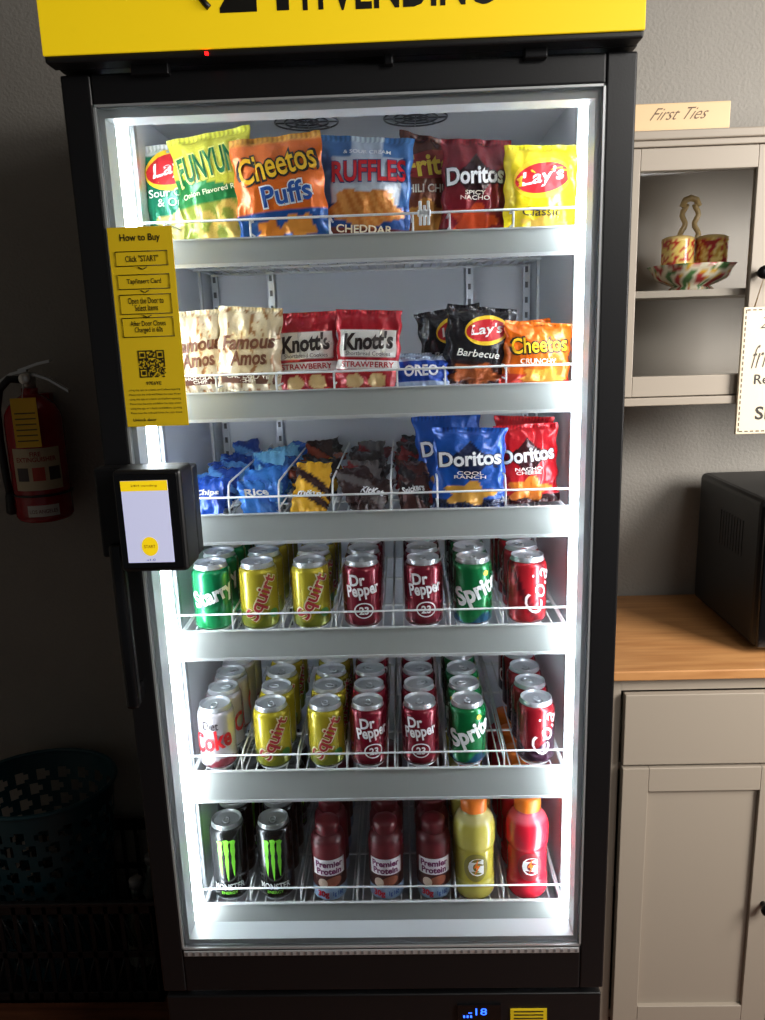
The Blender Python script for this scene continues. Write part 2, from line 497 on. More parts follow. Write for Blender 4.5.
def D_bbq(w, h):
    def c(u, v):
        if blob(u, v, .0, .14, .7, .13, 2): return (180, 90, 40)
        return (40, 38, 42) if v > .3 else (64, 28, 24)
    def d(mb, f):
        logo_oval(mb, f, h, 0.01, h * .70, w * .62)
        mb.text('Barbecue', 0, h * .40, w * .60, h * .09, (245, 240, 230), f, .0, .01, .2, 2)
    return c, d
def D_chs(w, h):
    def c(u, v):
        if v < .32 and blob(u, v, .2, .15, .6, .12, 2): return (250, 170, 60)
        if v < .16: return (200, 50, 30)
        return (242, 112, 24)
    def d(mb, f):
        mb.text('Cheetos', 0, h * .64, w * .84, h * .30, (28, 20, 16), f, .12, .07, 0, 0)
        mb.text('Cheetos', 0, h * .64, w * .78, h * .25, (252, 200, 30), f, .12, .015, 0, 2)
        mb.text('CRUNCHY', 0, h * .38, w * .5, h * .08, (250, 250, 240), f, .05, .01, 0, 2)
    return c, d
def D_cookie(w, h):
    def c(u, v):
        if noise.noise(Vector((u * 7, v * 9, 3))) > .30: return (160, 112, 70)
        return (222, 204, 170)
    def d(mb, f):
        mb.text('Famous', 0, h * .60, w * .80, h * .17, (110, 62, 36), f, .08, .03, .25, 2)
        mb.text('Amos', 0, h * .42, w * .56, h * .17, (110, 62, 36), f, .08, .03, .25, 2)
        mb.rect(-w * .40, w * .40, h * .13, h * .24, (96, 54, 34), f, 0)
        mb.text('CHOCOLATE\nCHIP', 0, h * .185, w * .64, h * .085, (250, 240, 220), f, 0, .02, 0, 2)
    return c, d
def D_short(w, h):
    def c(u, v):
        if v < .24:
            if blob(u, v, -.4, .13, .26, .09, 2, .05) or blob(u, v, .3, .14, .28, .09, 4, .05): return (226, 190, 130)
            return (170, 26, 34)
        if .42 < v < .76 and abs(u) < .86: return (236, 232, 226)
        if .28 < v < .38: return (236, 232, 226)
        return (184, 28, 42)
    def d(mb, f):
        mb.rect(-w * .41, w * .41, h * .43, h * .75, (232, 228, 222), f, 0)
        mb.rect(-w * .44, w * .44, h * .28, h * .385, (232, 228, 222), f, 0)
        mb.text("Knott's", 0, h * .62, w * .74, h * .22, (40, 26, 24), f, .06, .04, .15, 2)
        mb.text('Shortbread Cookies', 0, h * .465, w * .66, h * .05, (60, 30, 30), f, 0, .0, 0, 2)
        mb.text('STRAWBERRY', 0, h * .333, w * .78, h * .07, (176, 28, 40), f, 0, .02, 0, 2)
    return c, d
def D_bluepk(w, h):
    def c(u, v):
        return (28, 70, 170) if (v > .25 and v < .85) else (180, 196, 226)
    def d(mb, f):
        mb.text('OREO', 0, h * .55, w * .6, h * .34, (245, 245, 250), f, 0, .03, 0, 1)
    return c, d

def bag(name, D, x, y, z, w, h, T=.045, roll=0, yaw=0, lean=4, seed=None):
    mb = MB(); seed = seed if seed is not None else random.uniform(0, 30)
    c, d = D(w, h)
    f = bag_into(mb, w, h, T, c, seed=seed); d(mb, f)
    lift = w / 2 * abs(math.sin(math.radians(roll)))
    return place(mb.mesh(name), name, (x, y, z + lift), None, (math.radians(-lean), math.radians(roll), math.radians(yaw)))
z = SH[0] - .0115
bag('sour_cream_chip_bag', D_sour, -.288, .218, z, .122, .172, roll=-2)
bag('onion_ring_snack_bag', D_ring, -.211, .184, z, .134, .174, roll=-7, yaw=-4)
bag('cheese_puff_bag', D_puff, -.112, .158, z, .146, .162, roll=-4, T=.05)
bag('ridged_chip_bag', D_ruff, .008, .190, z, .148, .162, roll=4)
bag('corn_chip_bag', D_corn, .098, .225, z, .122, .160, roll=12, yaw=8)
bag('spicy_tortilla_chip_bag', D_spicy, .180, .190, z, .108, .154, roll=3)
bag('potato_chip_bag', D_classic, .280, .160, z, .116, .136, roll=2)
z = SH[1] - .0115
bag('cookie_bag', D_cookie, -.270, .195, z, .100, .140, roll=-2)
bag('cookie_bag', D_cookie, -.188, .165, z, .108, .140, roll=4)
bag('shortbread_cookie_bag', D_short, -.092, .190, z, .108, .132, roll=-1)
bag('shortbread_cookie_bag', D_short, .006, .165, z, .108, .130, roll=3)
bag('sandwich_cookie_packet', D_bluepk, .094, .165, z, .092, .058, T=.03, lean=18)
bag('sandwich_cookie_packet', D_bluepk, .090, .215, z, .092, .062, T=.03, lean=14)
bag('barbecue_chip_bag', D_bbq, .180, .180, z, .114, .126, roll=7)
bag('barbecue_chip_bag', D_bbq, .158, .24, z, .11, .126, roll=-8)
bag('cheese_curl_bag', D_chs, .276, .163, z, .112, .100, roll=5)
bag('cheese_curl_bag', D_chs, .268, .225, z, .106, .104, roll=-4)
z = SH[2] - .0115
bag('ranch_tortilla_chip_bag', D_cool, .168, .160, z, .124, .134, roll=2)
bag('ranch_tortilla_chip_bag', D_cool, .150, .235, z, .120, .148, roll=-5)
bag('nacho_tortilla_chip_bag', D_nacho, .272, .185, z, .108, .134, roll=-2)
bag('nacho_tortilla_chip_bag', D_nacho, .268, .245, z, .104, .140, roll=3)

def packets(name, x, cols, n=8, w=.066, h=.086, words=None, ang=52, jit=.004):
    mb = MB()
    for k in range(n):
        y = .150 + k * .052
        base = cols[k % len(cols)]; acc = cols[(k + 1) % len(cols)]
        def c(u, v, base=base, acc=acc): return acc if (v - .5 + .3 * u) ** 2 < .02 else base
        for layer in range(2):
            a = ang + random.uniform(-14, 14)
            mb.M = Matrix.Translation((x + random.uniform(-jit, jit), y + layer * .02, z + .001 + layer * .014)) @ Matrix.Rotation(math.radians(random.uniform(-20, 20)), 4, 'Z') @ Matrix.Rotation(math.radians(-a), 4, 'X') @ Matrix.Rotation(math.radians(random.uniform(-14, 14)), 4, 'Y')
            f = bag_into(mb, w * random.uniform(.84, 1), h * random.uniform(.78, .98), .017, c, 16, 18, seed=random.uniform(0, 20), wr=1.1)
            if words and layer == 0: mb.text(words[k % len(words)], 0, h * .46, w * .62, h * .17, (235, 235, 235), f, random.uniform(-.2, .3), .03, 0, 1)
    mb.M = Matrix.Identity(4)
    mb.obj(name)
packets('blue_cookie_packets', -.272, [(30, 80, 180), (20, 60, 150), (90, 150, 220)], words=['Chips', 'OREO'])
packets('crispy_treat_packets', -.184, [(50, 120, 205), (40, 100, 190), (120, 190, 235)], words=['Rice', 'Krispies'])
packets('candy_packets', -.099, [(226, 170, 30), (60, 30, 24), (150, 60, 30), (40, 26, 24)], words=['m&m', 'Peanut'])
packets('chocolate_bar_packets', -.008, [(56, 30, 28), (100, 92, 92), (120, 30, 34), (50, 30, 30)], words=['KitKat', 'Twix'])
packets('chocolate_candy_packets', .077, [(78, 40, 36), (30, 24, 28), (140, 34, 36)], words=['Snickers', 'Bar'], w=.060)

# ------------------------------------------------------------ cans
def cylmap(R, zo=0):
    return lambda X, Z, o=0: ((R + .0007 + o) * math.sin(X / R), -(R + .0007 + o) * math.cos(X / R), Z + zo)
AL = (225, 228, 232)
def can_mesh(name, H, colf, deco, lid=AL):
    mb = MB(); R = .0331; n = 44
    mb.lathe([(.019, .004), (.0235, 0), (.026, .002), (.0295, .0075)], n, (0, 0, 0), AL, METAL)
    pr = [(.0295, .0075), (.0325, .012)] + [(R, .0135 + (H - .0315) * k / 22) for k in range(23)] + [(.0322, H - .0145), (.0290, H - .0085)]
    mb.lathe(pr, n, (0, 0, 0), colf, CANP)
    mb.lathe([(.0290, H - .0085), (.0268, H - .005), (.0266, H - .003), (.0275, H - .0006), (.0268, H), (.0258, H - .001), (.0245, H - .0045), (.0225, H - .005), (.005, H - .0042)], n, (0, 0, 0), lid, METAL)
    mb.tube([(.0055 * math.sin(a * math.pi / 8), -.004 + .009 * math.cos(a * math.pi / 8), H - .0028) for a in range(16)], .0013, lid, METAL, 5, True)
    mb.ell(0, -.012, .008, .006, tuple(int(q * .8) for q in lid), lambda X, Z, o=0: (X, Z, H - .0036), mat=METAL)
    deco(mb, cylmap(R), H); return mb.mesh(name)
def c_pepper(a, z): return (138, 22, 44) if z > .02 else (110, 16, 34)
def d_pepper(m, f, H):
    m.text('Dr', -.010, .092, .026, .020, (245, 240, 240), f, .1, .03, 0, 1)
    m.text('Pepper', .000, .072, .058, .028, (245, 240, 240), f, .14, .03, 0, 1)
    m.ell(0, .038, .017, .014, (245, 240, 240), f, 0, 0, r0=.86, rings=1)
    m.text('23', 0, .038, .016, .014, (245, 240, 240), f, 0, .03, 0, 1)
def c_sprite(a, z):
    return (8, 128, 66) if z > .02 + .01 * math.sin(a * 3) else (10, 84, 120)
def d_sprite(m, f, H):
    m.text('Sprite', .004, .066, .084, .044, (248, 250, 248), f, .38, .04, 0, 1)
    m.ell(.016, .098, .005, .005, (240, 215, 40), f, 0, 1)
def c_starry(a, z): return (14, 140, 84) if z > .03 else (20, 160, 90)
def d_starry(m, f, H):
    m.text('Starry', 0, .068, .076, .038, (248, 250, 248), f, .3, .04, 0, 1)
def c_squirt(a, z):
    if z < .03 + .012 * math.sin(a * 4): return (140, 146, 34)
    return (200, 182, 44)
def d_squirt(m, f, H):
    m.text('Squirt', 0, .064, .088, .036, (236, 232, 190), f, 1.1, .06, 0, 0)
    m.text('Squirt', 0, .064, .085, .030, (176, 34, 40), f, 1.1, .02, 0, 2)
    m.ell(.020, .034, .009, .008, (60, 130, 50), f, 0, 0)
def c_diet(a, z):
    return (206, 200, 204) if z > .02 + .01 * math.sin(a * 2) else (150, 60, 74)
def d_diet(m, f, H):
    m.text('Diet', 0, .092, .028, .016, (40, 30, 34), f, 0, .01, 0, 1)
    m.text('Coke', 0, .062, .074, .038, (205, 24, 34), f, .2, .03, .2, 1)
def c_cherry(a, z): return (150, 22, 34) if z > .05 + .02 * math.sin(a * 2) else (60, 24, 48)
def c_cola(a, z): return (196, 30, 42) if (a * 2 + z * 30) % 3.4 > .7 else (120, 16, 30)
def d_cola(m, f, H):
    m.text('Cola', 0, .066, .078, .034, (248, 225, 225), f, 1.3, .0, .3, 1)
def c_energy(a, z): return (22, 24, 24)
def d_energy(m, f, H):
    g = (130, 224, 56)
    for k, (x, top, bot) in enumerate(((-.0115, .132, .056), (0, .134, .048), (.0115, .132, .056))):
        L = [(-.0058, top), (-.0038, top - .006), (-.0048, top - .02), (-.0030, top - .032), (-.0040, top - .045), (-.002, bot + .010), (0, bot)]
        Rr2 = [(.0012, bot + .014), (.0028, top - .044), (.0022, top - .034), (.0040, top - .022), (.0034, top - .010), (.0060, top - .003), (.002, top + .001)]
        P = [(x + a, b2) for a, b2 in L + Rr2]
        m.add([f(px, pz, .0002) for px, pz in P], [tuple(range(len(P)))], g, INK)
    m.text('MONSTER', 0, .036, .058, .013, (205, 208, 205), f, 0, .02, 0, 1)
    m.text('ENERGY', 0, .024, .030, .006, (120, 214, 50), f, 0, .01, 0, 1)
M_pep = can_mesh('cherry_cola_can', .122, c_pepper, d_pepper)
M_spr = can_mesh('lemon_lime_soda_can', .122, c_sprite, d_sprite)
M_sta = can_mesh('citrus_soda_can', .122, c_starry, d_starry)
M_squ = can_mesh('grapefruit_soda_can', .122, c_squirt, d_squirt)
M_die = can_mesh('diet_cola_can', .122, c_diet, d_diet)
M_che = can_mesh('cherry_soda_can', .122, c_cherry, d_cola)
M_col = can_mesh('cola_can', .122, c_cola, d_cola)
M_ene = can_mesh('energy_drink_can', .160, c_energy, d_energy, (150, 154, 152))

def protein_mesh():
    mb = MB()
    def c(a, z):
        if z > .120: return (84, 18, 26)
        if z > .090: return (100, 20, 28)
        if z > .054: return (100, 20, 28)
        if z > .028: return (70, 28, 24)
        return (150, 176, 204)
    pr = [(.027, 0), (.031, .004)] + [(.032, .008 + .0025 * k) for k in range(41)] + [(.0318, .115), (.031, .121), (.0285, .127), (.024, .131), (.0215, .133)]
    mb.lathe(pr, 44, (0, 0, 0), c, PLAS)
    mb.lathe([(.0215, .131), (.0225, .133), (.0225, .150), (.0205, .1535), (.01, .1545)], 30, (0, 0, 0), (92, 18, 26), PLAS, wob=lambda a, z: 1 + .02 * math.sin(a * 24))
    f = cylmap(.032)
    mb.rect(-.032, .032, .056, .089, (228, 226, 226), f, 0, nx=12)
    mb.text('Premier\nProtein', 0, .0725, .052, .027, (110, 24, 84), f, 0, .035, 0, 1)
    mb.text('30g', -.013, .016, .022, .016, (200, 30, 50), f, 0, .04, 0, 1)
    mb.text('1g 160', .015, .016, .020, .012, (30, 80, 160), f, 0, .03, 0, 1)
    mb.ell(.006, .042, .018, .010, (150, 84, 60), f, .3, 0)
    mb.ell(-.013, .040, .009, .010, (214, 190, 170), f, 0, 1)
    return mb.mesh('protein_shake_bottle')
def sport_mesh(nm, col, dark):
    mb = MB()
    def c(a, z):
        if .040 < z < .108: return dark
        if z > .158: return tuple(min(255, int(q * .7 + 70)) for q in col)
        return col
    pr = [(.026, 0), (.034, .003), (.0372, .010), (.0380, .018), (.0380, .024), (.0366, .028), (.0380, .032), (.0376, .039)] + [(.0362, .041 + .003 * k) for k in range(22)] + \
         [(.0378, .106), (.0388, .112), (.0390, .122), (.0390, .136), (.0382, .145), (.0362, .153), (.0325, .160), (.0275, .165), (.0235, .168), (.0225, .171), (.0225, .176)]
    mb.lathe(pr, 44, (0, 0, 0), c, GLOSS, wob=lambda a, z: 1 + (.012 * math.cos(a * 8) if z > .107 and z < .15 else 0))
    mb.lathe([(.0235, .173), (.0245, .175), (.0245, .196), (.0225, .2005), (.008, .2015)], 30, (0, 0, 0), (240, 124, 30), PLAS, wob=lambda a, z: 1 + .02 * math.sin(a * 24))
    f = cylmap(.0362)
    mb.ell(0, .072, .0225, .029, tuple(int(q * .72) for q in dark), f, 0, 0)
    mb.text('G', 0, .074, .028, .036, (248, 248, 246), f, 0, .06, 0, 2)
    mb.add([f(a, b2, .0015) for a, b2 in ((.004, .092), (-.004, .073), (.002, .073), (-.004, .055), (.008, .078), (.002, .078))], [(5, 4, 3, 2, 1, 0)], (240, 120, 24), INK)
    return mb.mesh(nm)
M_pro = protein_mesh()
M_spy = sport_mesh('yellow_sports_drink_bottle', (196, 184, 84), (188, 174, 66))
M_srd = sport_mesh('red_sports_drink_bottle', (214, 34, 54), (200, 26, 46))

def column(me, x, zi, n, dy=.0675, y0=.158, z=None, r=0.0, seq=None):
    zz = SH[zi] - .0125
    for k in range(n):
        m = me if not seq else seq[k % len(seq)]
        rot = r if k == 0 else random.uniform(-2.5, 2.5)
        place(m, m.name, (x, y0 + k * dy, zz), None, (0, 0, rot))
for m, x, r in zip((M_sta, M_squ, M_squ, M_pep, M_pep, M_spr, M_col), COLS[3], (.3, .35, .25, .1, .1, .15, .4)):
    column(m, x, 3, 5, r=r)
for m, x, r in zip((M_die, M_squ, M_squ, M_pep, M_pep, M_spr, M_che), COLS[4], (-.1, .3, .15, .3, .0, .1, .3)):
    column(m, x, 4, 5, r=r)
for m, x, r in zip((M_ene, M_ene, M_pro, M_pro, M_pro, M_spy, M_srd), COLS[5], (.1, .05, .1, 0, 0, 0, 0)):
    column(m, x, 5, 5, .0665 if m in (M_ene, M_pro) else .0785, .158, r=r)

# ------------------------------------------------------------ instruction sign
def sign():
    m = MB(); X0, X1, Z0, Z1 = -.336, -.247, 1.325, 1.598
    Y = (246, 208, 28); K = (50, 42, 14)
    m.box(X0, X1, -.0015, 0, Z0, Z1, Y, PAINT)
    f = flat(-.0020); cx = (X0 + X1) / 2; H = Z1 - Z0
    def zf(t): return Z1 - t * H
    m.text('How to Buy', cx, zf(.055), .056, .012, K, f, 0, .02)
    for t, s, hh, w in ((.152, 'Click "START"', .0085, .046), (.265, 'Tap/Insert Card', .0085, .048), (.375, 'Open the Door to\nSelect Items', .018, .050), (.49, 'After Door Closes\nCharged in 60s', .018, .050)):
        m.text(s, cx, zf(t), w, hh, K, f, 0, .01)
        b = .0095 if hh < .01 else .013
        m.tube([(cx - .036, -.0022, zf(t) - b), (cx + .036, -.0022, zf(t) - b), (cx + .036, -.0022, zf(t) + b), (cx - .036, -.0022, zf(t) + b)], .0006, K, INK, 4, True)
        if t < .45: m.tube([(cx - .006, -.0022, zf(t) - b - .002), (cx, -.0022, zf(t) - b - .005), (cx + .006, -.0022, zf(t) - b - .002)], .0006, K, INK, 4)
    q = .0018
    for i in range(21):
        for j in range(21):
            fin = any(abs(i - a) <= 3 and abs(j - b) <= 3 for a, b in ((3, 3), (3, 17), (17, 17)))
            on = random.random() < .5
            if fin:
                for a, b in ((3, 3), (3, 17), (17, 17)):
                    dd = max(abs(i - a), abs(j - b))
                    if dd <= 3: on = dd != 2
            if on:
                x = cx - .019 + i * q; zz = zf(.745) + j * q
                m.rect(x, x + q, zz, zz + q, K, f, nx=1, nz=1)
    m.text('97E6YE', cx, zf(.775), .022, .005, K, f, 0, .02)
    for i in range(6):
        m.text('Please scan the code and follow the steps shown' if i % 2 else 'using the app or a bank card before opening', cx, zf(.81 + i * .024), .074, .0038, K, f)
    m.text('Unlock door', cx - .018, zf(.965), .034, .004, K, f, 0, .02)
    m.obj('instruction_sign')
sign()

# ------------------------------------------------------------ payment terminal
def terminal():
    m = MB()
    m.box(-.383, -.240, -.030, 0, 1.137, 1.270, (15, 15, 17), PLAS, .004)
    m.box(-.334, -.240, -.090, -.028, 1.132, 1.276, (17, 17, 19), PLAS, .006)
    m.box(-.331, -.245, -.092, -.089, 1.138, 1.271, (9, 9, 11), GLOSS, .001)
    m.box(-.322, -.258, -.0930, -.0915, 1.147, 1.262, (205, 208, 240), SCREEN)
    f = flat(-.0933)
    YE = mat_emit('lcd_yellow', (248, 212, 20), .55)
    m.rect(-.322, -.258, 1.248, 1.262, (245, 208, 20), f, mat=YE)
    m.text('24H vending', -.290, 1.255, .036, .004, (60, 50, 20), f, lay=1)
    m.ell(-.290, 1.170, .0115, .0135, (245, 208, 20), f, mat=YE)
    m.text('START', -.290, 1.170, .016, .0045, (110, 90, 20), f, lay=1)
    m.text('v1.0', -.290, 1.151, .012, .003, (60, 60, 80), f, lay=1)
    m.obj('payment_terminal')
terminal()

# ------------------------------------------------------------ cabinets
CG = (160, 149, 135)
def knob(m, x, y, z):
    m.M = Matrix.Translation((x, y, z)) @ Matrix.Rotation(math.radians(90), 4, 'X')
    m.lathe([(.006, 0), (.005, .012), (.0125, .018), (.0135, .024), (.010, .029), (.003, .030)], 20, (0, 0, 0), (18, 18, 20), METAL)
    m.M = Matrix.Identity(4)
def shaker(m, x0, x1, z0, z1, y, fr_=.045, panel=True, t=.02):
    m.box(x0, x0 + fr_, y - t, y, z0, z1, CG, PAINT, .0015); m.box(x1 - fr_, x1, y - t, y, z0, z1, CG, PAINT, .0015)
    m.box(x0 + fr_, x1 - fr_, y - t, y, z0, z0 + fr_, CG, PAINT, .0015); m.box(x0 + fr_, x1 - fr_, y - t, y, z1 - fr_, z1, CG, PAINT, .0015)
    if panel: m.box(x0 + fr_, x1 - fr_, y - .010, y, z0 + fr_, z1 - fr_, CG, PAINT)
def lower():
    m = MB(); y = .39; XR = 1.30
    m.box(.46, .48, y, .815, -.15, .733, CG, PAINT); m.box(XR - .02, XR, y, .815, -.15, .733, CG, PAINT)
    m.box(.48, XR - .02, .80, .815, -.15, .733, CG, PAINT); m.box(.48, XR - .02, y, .80, -.12, -.10, CG, PAINT)
    m.box(.48, XR - .02, y, .80, .703, .733, CG, PAINT); m.box(.48, XR - .02, y, .80, .520, .535, CG, PAINT)
    m.box(.46, .502, y - .002, y + .02, -.15, .733, CG, PAINT, .001); m.box(XR - .042, XR, y - .002, y + .02, -.15, .733, CG, PAINT, .001)
    m.box(.502, XR - .042, y - .002, y + .02, .703, .733, CG, PAINT)
    m.box(.506, 1.254, y - .02, y - .002, .540, .700, CG, PAINT, .002)
    knob(m, .885, y - .02, .62)
    for a, b in ((.506, .850), (.854, 1.254)):
        shaker(m, a, b, -.125, .533, y - .002, .055)
    knob(m, .822, y - .022, .20); knob(m, .882, y - .022, .20)
    m.box(.452, XR + .008, y - .025, .825, .734, .755, (180, 128, 80), WOODT, .003)
    m.obj('buffet_cabinet')
def upper():
    m = MB(); y = .575; XR = 1.30; X0 = .49
    m.box(X0, X0 + .018, y, .825, 1.285, 1.795, CG, PAINT); m.box(XR - .018, XR, y, .825, 1.285, 1.795, CG, PAINT)
    m.box(X0, XR, .812, .825, 1.285, 1.795, (146, 138, 128), PAINT)
    m.box(X0, XR, y, .812, 1.285, 1.305, CG, PAINT); m.box(X0, XR, y, .812, 1.78, 1.795, CG, PAINT)
    m.box(X0 + .018, XR - .018, y + .01, .812, 1.497, 1.511, CG, PAINT)
    m.box(X0 - .012, XR + .012, y - .035, .828, 1.795, 1.812, CG, PAINT, .003)
    m.box(X0 - .004, XR + .004, y - .028, .826, 1.783, 1.795, CG, PAINT, .002)
    m.box(X0 - .006, XR + .006, y - .028, .826, 1.275, 1.292, CG, PAINT, .002)
    for a, b in ((.505, .820), (.824, 1.14)):
        shaker(m, a, b, 1.294, 1.782, y - .002, .042, False)
        m.box(a + .042, b - .042, y - .012, y - .009, 1.336, 1.740, WHITE, GLASS)
    knob(m, .796, y - .022, 1.538)
    knob(m, .846, y - .022, 1.538)
    m.obj('wall_hutch_cabinet')
lower(); upper()

def ceramic():
    m = MB()
    def fl(a, z):
        q = noise.noise(Vector((4 * math.sin(a), 4 * math.cos(a), z * 70)))
        if q > .22: return (180, 50, 56)
        if q < -.25: return (80, 124, 70)
        if .08 < q < .15: return (220, 170, 50)
        return (226, 216, 190)
    m.lathe([(.045, 0), (.048, .004), (.040, .010), (.060, .018), (.072, .024), (.078, .030), (.081, .037), (.084, .044), (.092, .054), (.088, .054), (.080, .044), (.070, .030), (.02, .022)], 72, (0, 0, 0), fl, CERAM, wob=lambda a, z: 1 + (.045 * math.sin(a * 9) * max(0, z - .03) / .03))
    def jar(off, base, acc):
        def c(a, z):
            if z > .104: return (216, 186, 120)
            q = noise.noise(Vector((3.4 * math.sin(a) + off, 3.4 * math.cos(a), z * 100)))
            return acc if q > .12 else ((240, 216, 130) if q < -.22 else base)
        return c
    prof = [(.026, .025), (.032, .03)] + [(.034, .034 + .006 * k) for k in range(12)] + [(.035, .103), (.034, .110), (.026, .114), (.008, .117)]
    m.lathe(prof, 40, (-.036, -.01, 0), jar(3, (190, 50, 40), (236, 206, 110)), CERAM)
    m.lathe(prof, 40, (.036, -.01, 0), jar(9, (206, 158, 60), (176, 44, 40)), CERAM)
    for s in (-1, 1):
        pts = []
        for k in range(17):
            t = k / 16
            pts.append((s * (.012 + .012 * math.sin(t * math.pi * 3) ** 2) * (1 - .3 * t), .028, .06 + .125 * t))
        m.tube(pts, .006, (212, 182, 124), CERAM, 8)
    m.tube([(-.018, .028, .180), (-.012, .028, .194), (0, .028, .198), (.012, .028, .194), (.018, .028, .180)], .007, (222, 192, 132), CERAM, 8)
    m.obj('ceramic_floral_basket', loc=(.706, .685, 1.5115))
ceramic()

def small_signs():
    m = MB()
    m.box(.46, .722, .565, .575, 1.8125, 1.866, (224, 192, 146), PAINT, .002)
    m.text('First Ties', .622, 1.846, .115, .022, (100, 74, 50), flat(.5645), 0, -.006, .8)
    m.obj('wooden_name_plaque')
    m = MB()
    m.box(.762, .935, .535, .543, 1.211, 1.471, (232, 218, 190), PAINT, .002)
    f = flat(.5345)
    for i in range(22):
        zz = 1.217 + i * .0115
        m.rect(.766, .7685, zz, zz + .007, (90, 74, 56), f, nx=1, nz=1)
    for i in range(14):
        xx = .769 + i * .0115
        for zz in (1.216, 1.464): m.rect(xx, xx + .007, zz, zz + .0025, (90, 74, 56), f, nx=1, nz=1)
    m.text('2', .806, 1.44, .018, .024, (60, 46, 34), f, 0, -.01, .3)
    m.text('friends', .832, 1.375, .100, .046, (60, 46, 34), f, 0.1, -.008, .6)
    m.text('Reserved', .848, 1.325, .11, .020, (40, 30, 24), f, 0, .01)
    m.text('SMILE', .850, 1.255, .10, .028, (30, 24, 20), f, 0, .02)
    m.tube([(.785, .539, 1.471), (.796, .530, 1.531), (.90, .539, 1.471)], .0015, (170, 140, 100), PLAS, 5)
    m.obj('hanging_quote_sign')
small_signs()

def microwave():
    m = MB(); K = (14, 14, 16)
    m.box(0, .46, .0, .33, .012, .332, K, PLAS, .014)
    m.box(.004, .456, -.014, .0, .016, .328, (10, 10, 12), GLOSS, .004)
    m.box(.03, .32, -.0155, -.0135, .06, .29, (24, 24, 28), GLOSS, .001)
    m.box(.335, .348, -.04, -.014, .05, .30, (40, 40, 44), METAL, .004)
    for i in range(9):
        m.box(-.0012, .0005, .08 + i * .014, .087 + i * .014, .19, .27, (40, 40, 42), PLAS)
    for i in range(4):
        for j in range(3): m.box(.375 + j * .022, .391 + j * .022, -.0165, -.0138, .08 + i * .03, .10 + i * .03, (60, 60, 64), PLAS)
    for x in (.04, .42):
        for y in (.04, .29): m.lathe([(.014, 0), (.014, .013)], 14, (x, y, 0), (30, 30, 30), PLAS)
    place(m.mesh('microwave_oven'), 'microwave_oven', (.790, .445, .7552), None, (0, 0, math.radians(1)))
microwave()

# ------------------------------------------------------------ fire extinguisher
def exting():
    m = MB(); R = .072; RED = (150, 20, 28)
    m.lathe([(.055, 0), (.066, .004), (R, .014)] + [(R, .014 + .252 * k / 10) for k in range(11)] + [(.069, .285), (.058, .306), (.040, .322), (.024, .332), (.020, .336), (.020, .350)], 40, (0, 0, 0), RED, GLOSS)
    m.lathe([(.017, .346), (.017, .385), (.012, .390)], 20, (0, 0, 0), (190, 188, 180), METAL)
    m.box(-.012, .012, -.03, .03, .362, .388, (180, 178, 172), METAL, .003)
    m.M = Matrix.Translation((.0, -.03, .375)) @ Matrix.Rotation(math.radians(90), 4, 'X')
    m.lathe([(.014, 0), (.014, .008), (.012, .010)], 20, (0, 0, 0), (225, 222, 215), METAL); m.M = Matrix.Identity(4)
    def lever(pts, w):
        vs = []; fs = []
        for (x, z) in pts:
            vs += [(x, -w, z), (x, w, z), (x, w, z + .007), (x, -w, z + .007)]
        for i in range(len(pts) - 1):
            a = i * 4; b = a + 4
            fs += [(a, b, b + 1, a + 1), (a + 1, b + 1, b + 2, a + 2), (a + 2, b + 2, b + 3, a + 3), (a + 3, b + 3, b, a)]
        e = (len(pts) - 1) * 4
        fs += [(0, 1, 2, 3), (e + 3, e + 2, e + 1, e)]
        m.add(vs, fs, (216, 214, 208), METAL)
    lever([(-.02, .392), (.0, .398), (.03, .408), (.060, .414)], .012)
    lever([(-.01, .380), (.02, .380), (.05, .368), (.098, .335)], .012)
    lever([(-.075, .362), (-.04, .384), (-.0, .392)], .010)
    m.tube([(-.012, -.005, .372), (-.045, -.01, .375), (-.070, -.012, .35), (-.083, -.012, .30), (-.086, -.012, .22), (-.084, -.012, .12), (-.080, -.012, .07)], .010, (16, 16, 18), PLAS, 10)
    m.lathe([(.010, 0), (.016, .006), (.013, .05), (.010, .06)], 16, (-.080, -.012, .02), (16, 16, 18), PLAS)
    f = cylmap(R)
    m.rect(-.05, .075, .09, .20, (190, 174, 142), f, 0, nx=14)
    m.text('FIRE\nEXTINGUISHER', .012, .178, .10, .026, (150, 30, 30), f, 0, .02, 0, 1)
    for i in range(3):
        m.rect(-.04 + i * .04, -.01 + i * .04, .115, .15, (70, 60, 60) if i != 1 else (180, 60, 40), f, 1, nx=3)
    m.rect(-.025, .055, .02, .05, (204, 200, 194), f, 0, nx=10)
    m.text('LOS ANGELES', .015, .034, .07, .010, (90, 20, 20), f, 0, .01, 0, 1)
    m.box(-.028, .034, -.082, -.080, .205, .330, (236, 186, 30), INK)
    for i in range(6): m.box(-.022, .028, -.0826, -.082, .22 + i * .014, .223 + i * .014, (90, 70, 20), INK)
    m.tube([(.002, -.081, .33), (.0, -.05, .36), (0, -.02, .37)], .0012, (200, 200, 195), PLAS, 5)
    m.box(-.03, .03, R - .004, .108, .05, .33, (150, 24, 28), METAL, .002)
    m.tube([((R + .002) * math.sin(a * math.pi / 16), -(R + .002) * math.cos(a * math.pi / 16), .075) for a in range(32)], .003, (60, 60, 60), METAL, 6, True)
    place(m.mesh('fire_extinguisher'), 'fire_extinguisher', (-.822, .7306, 1.024), None, (0, 0, .18), .91)
exting()

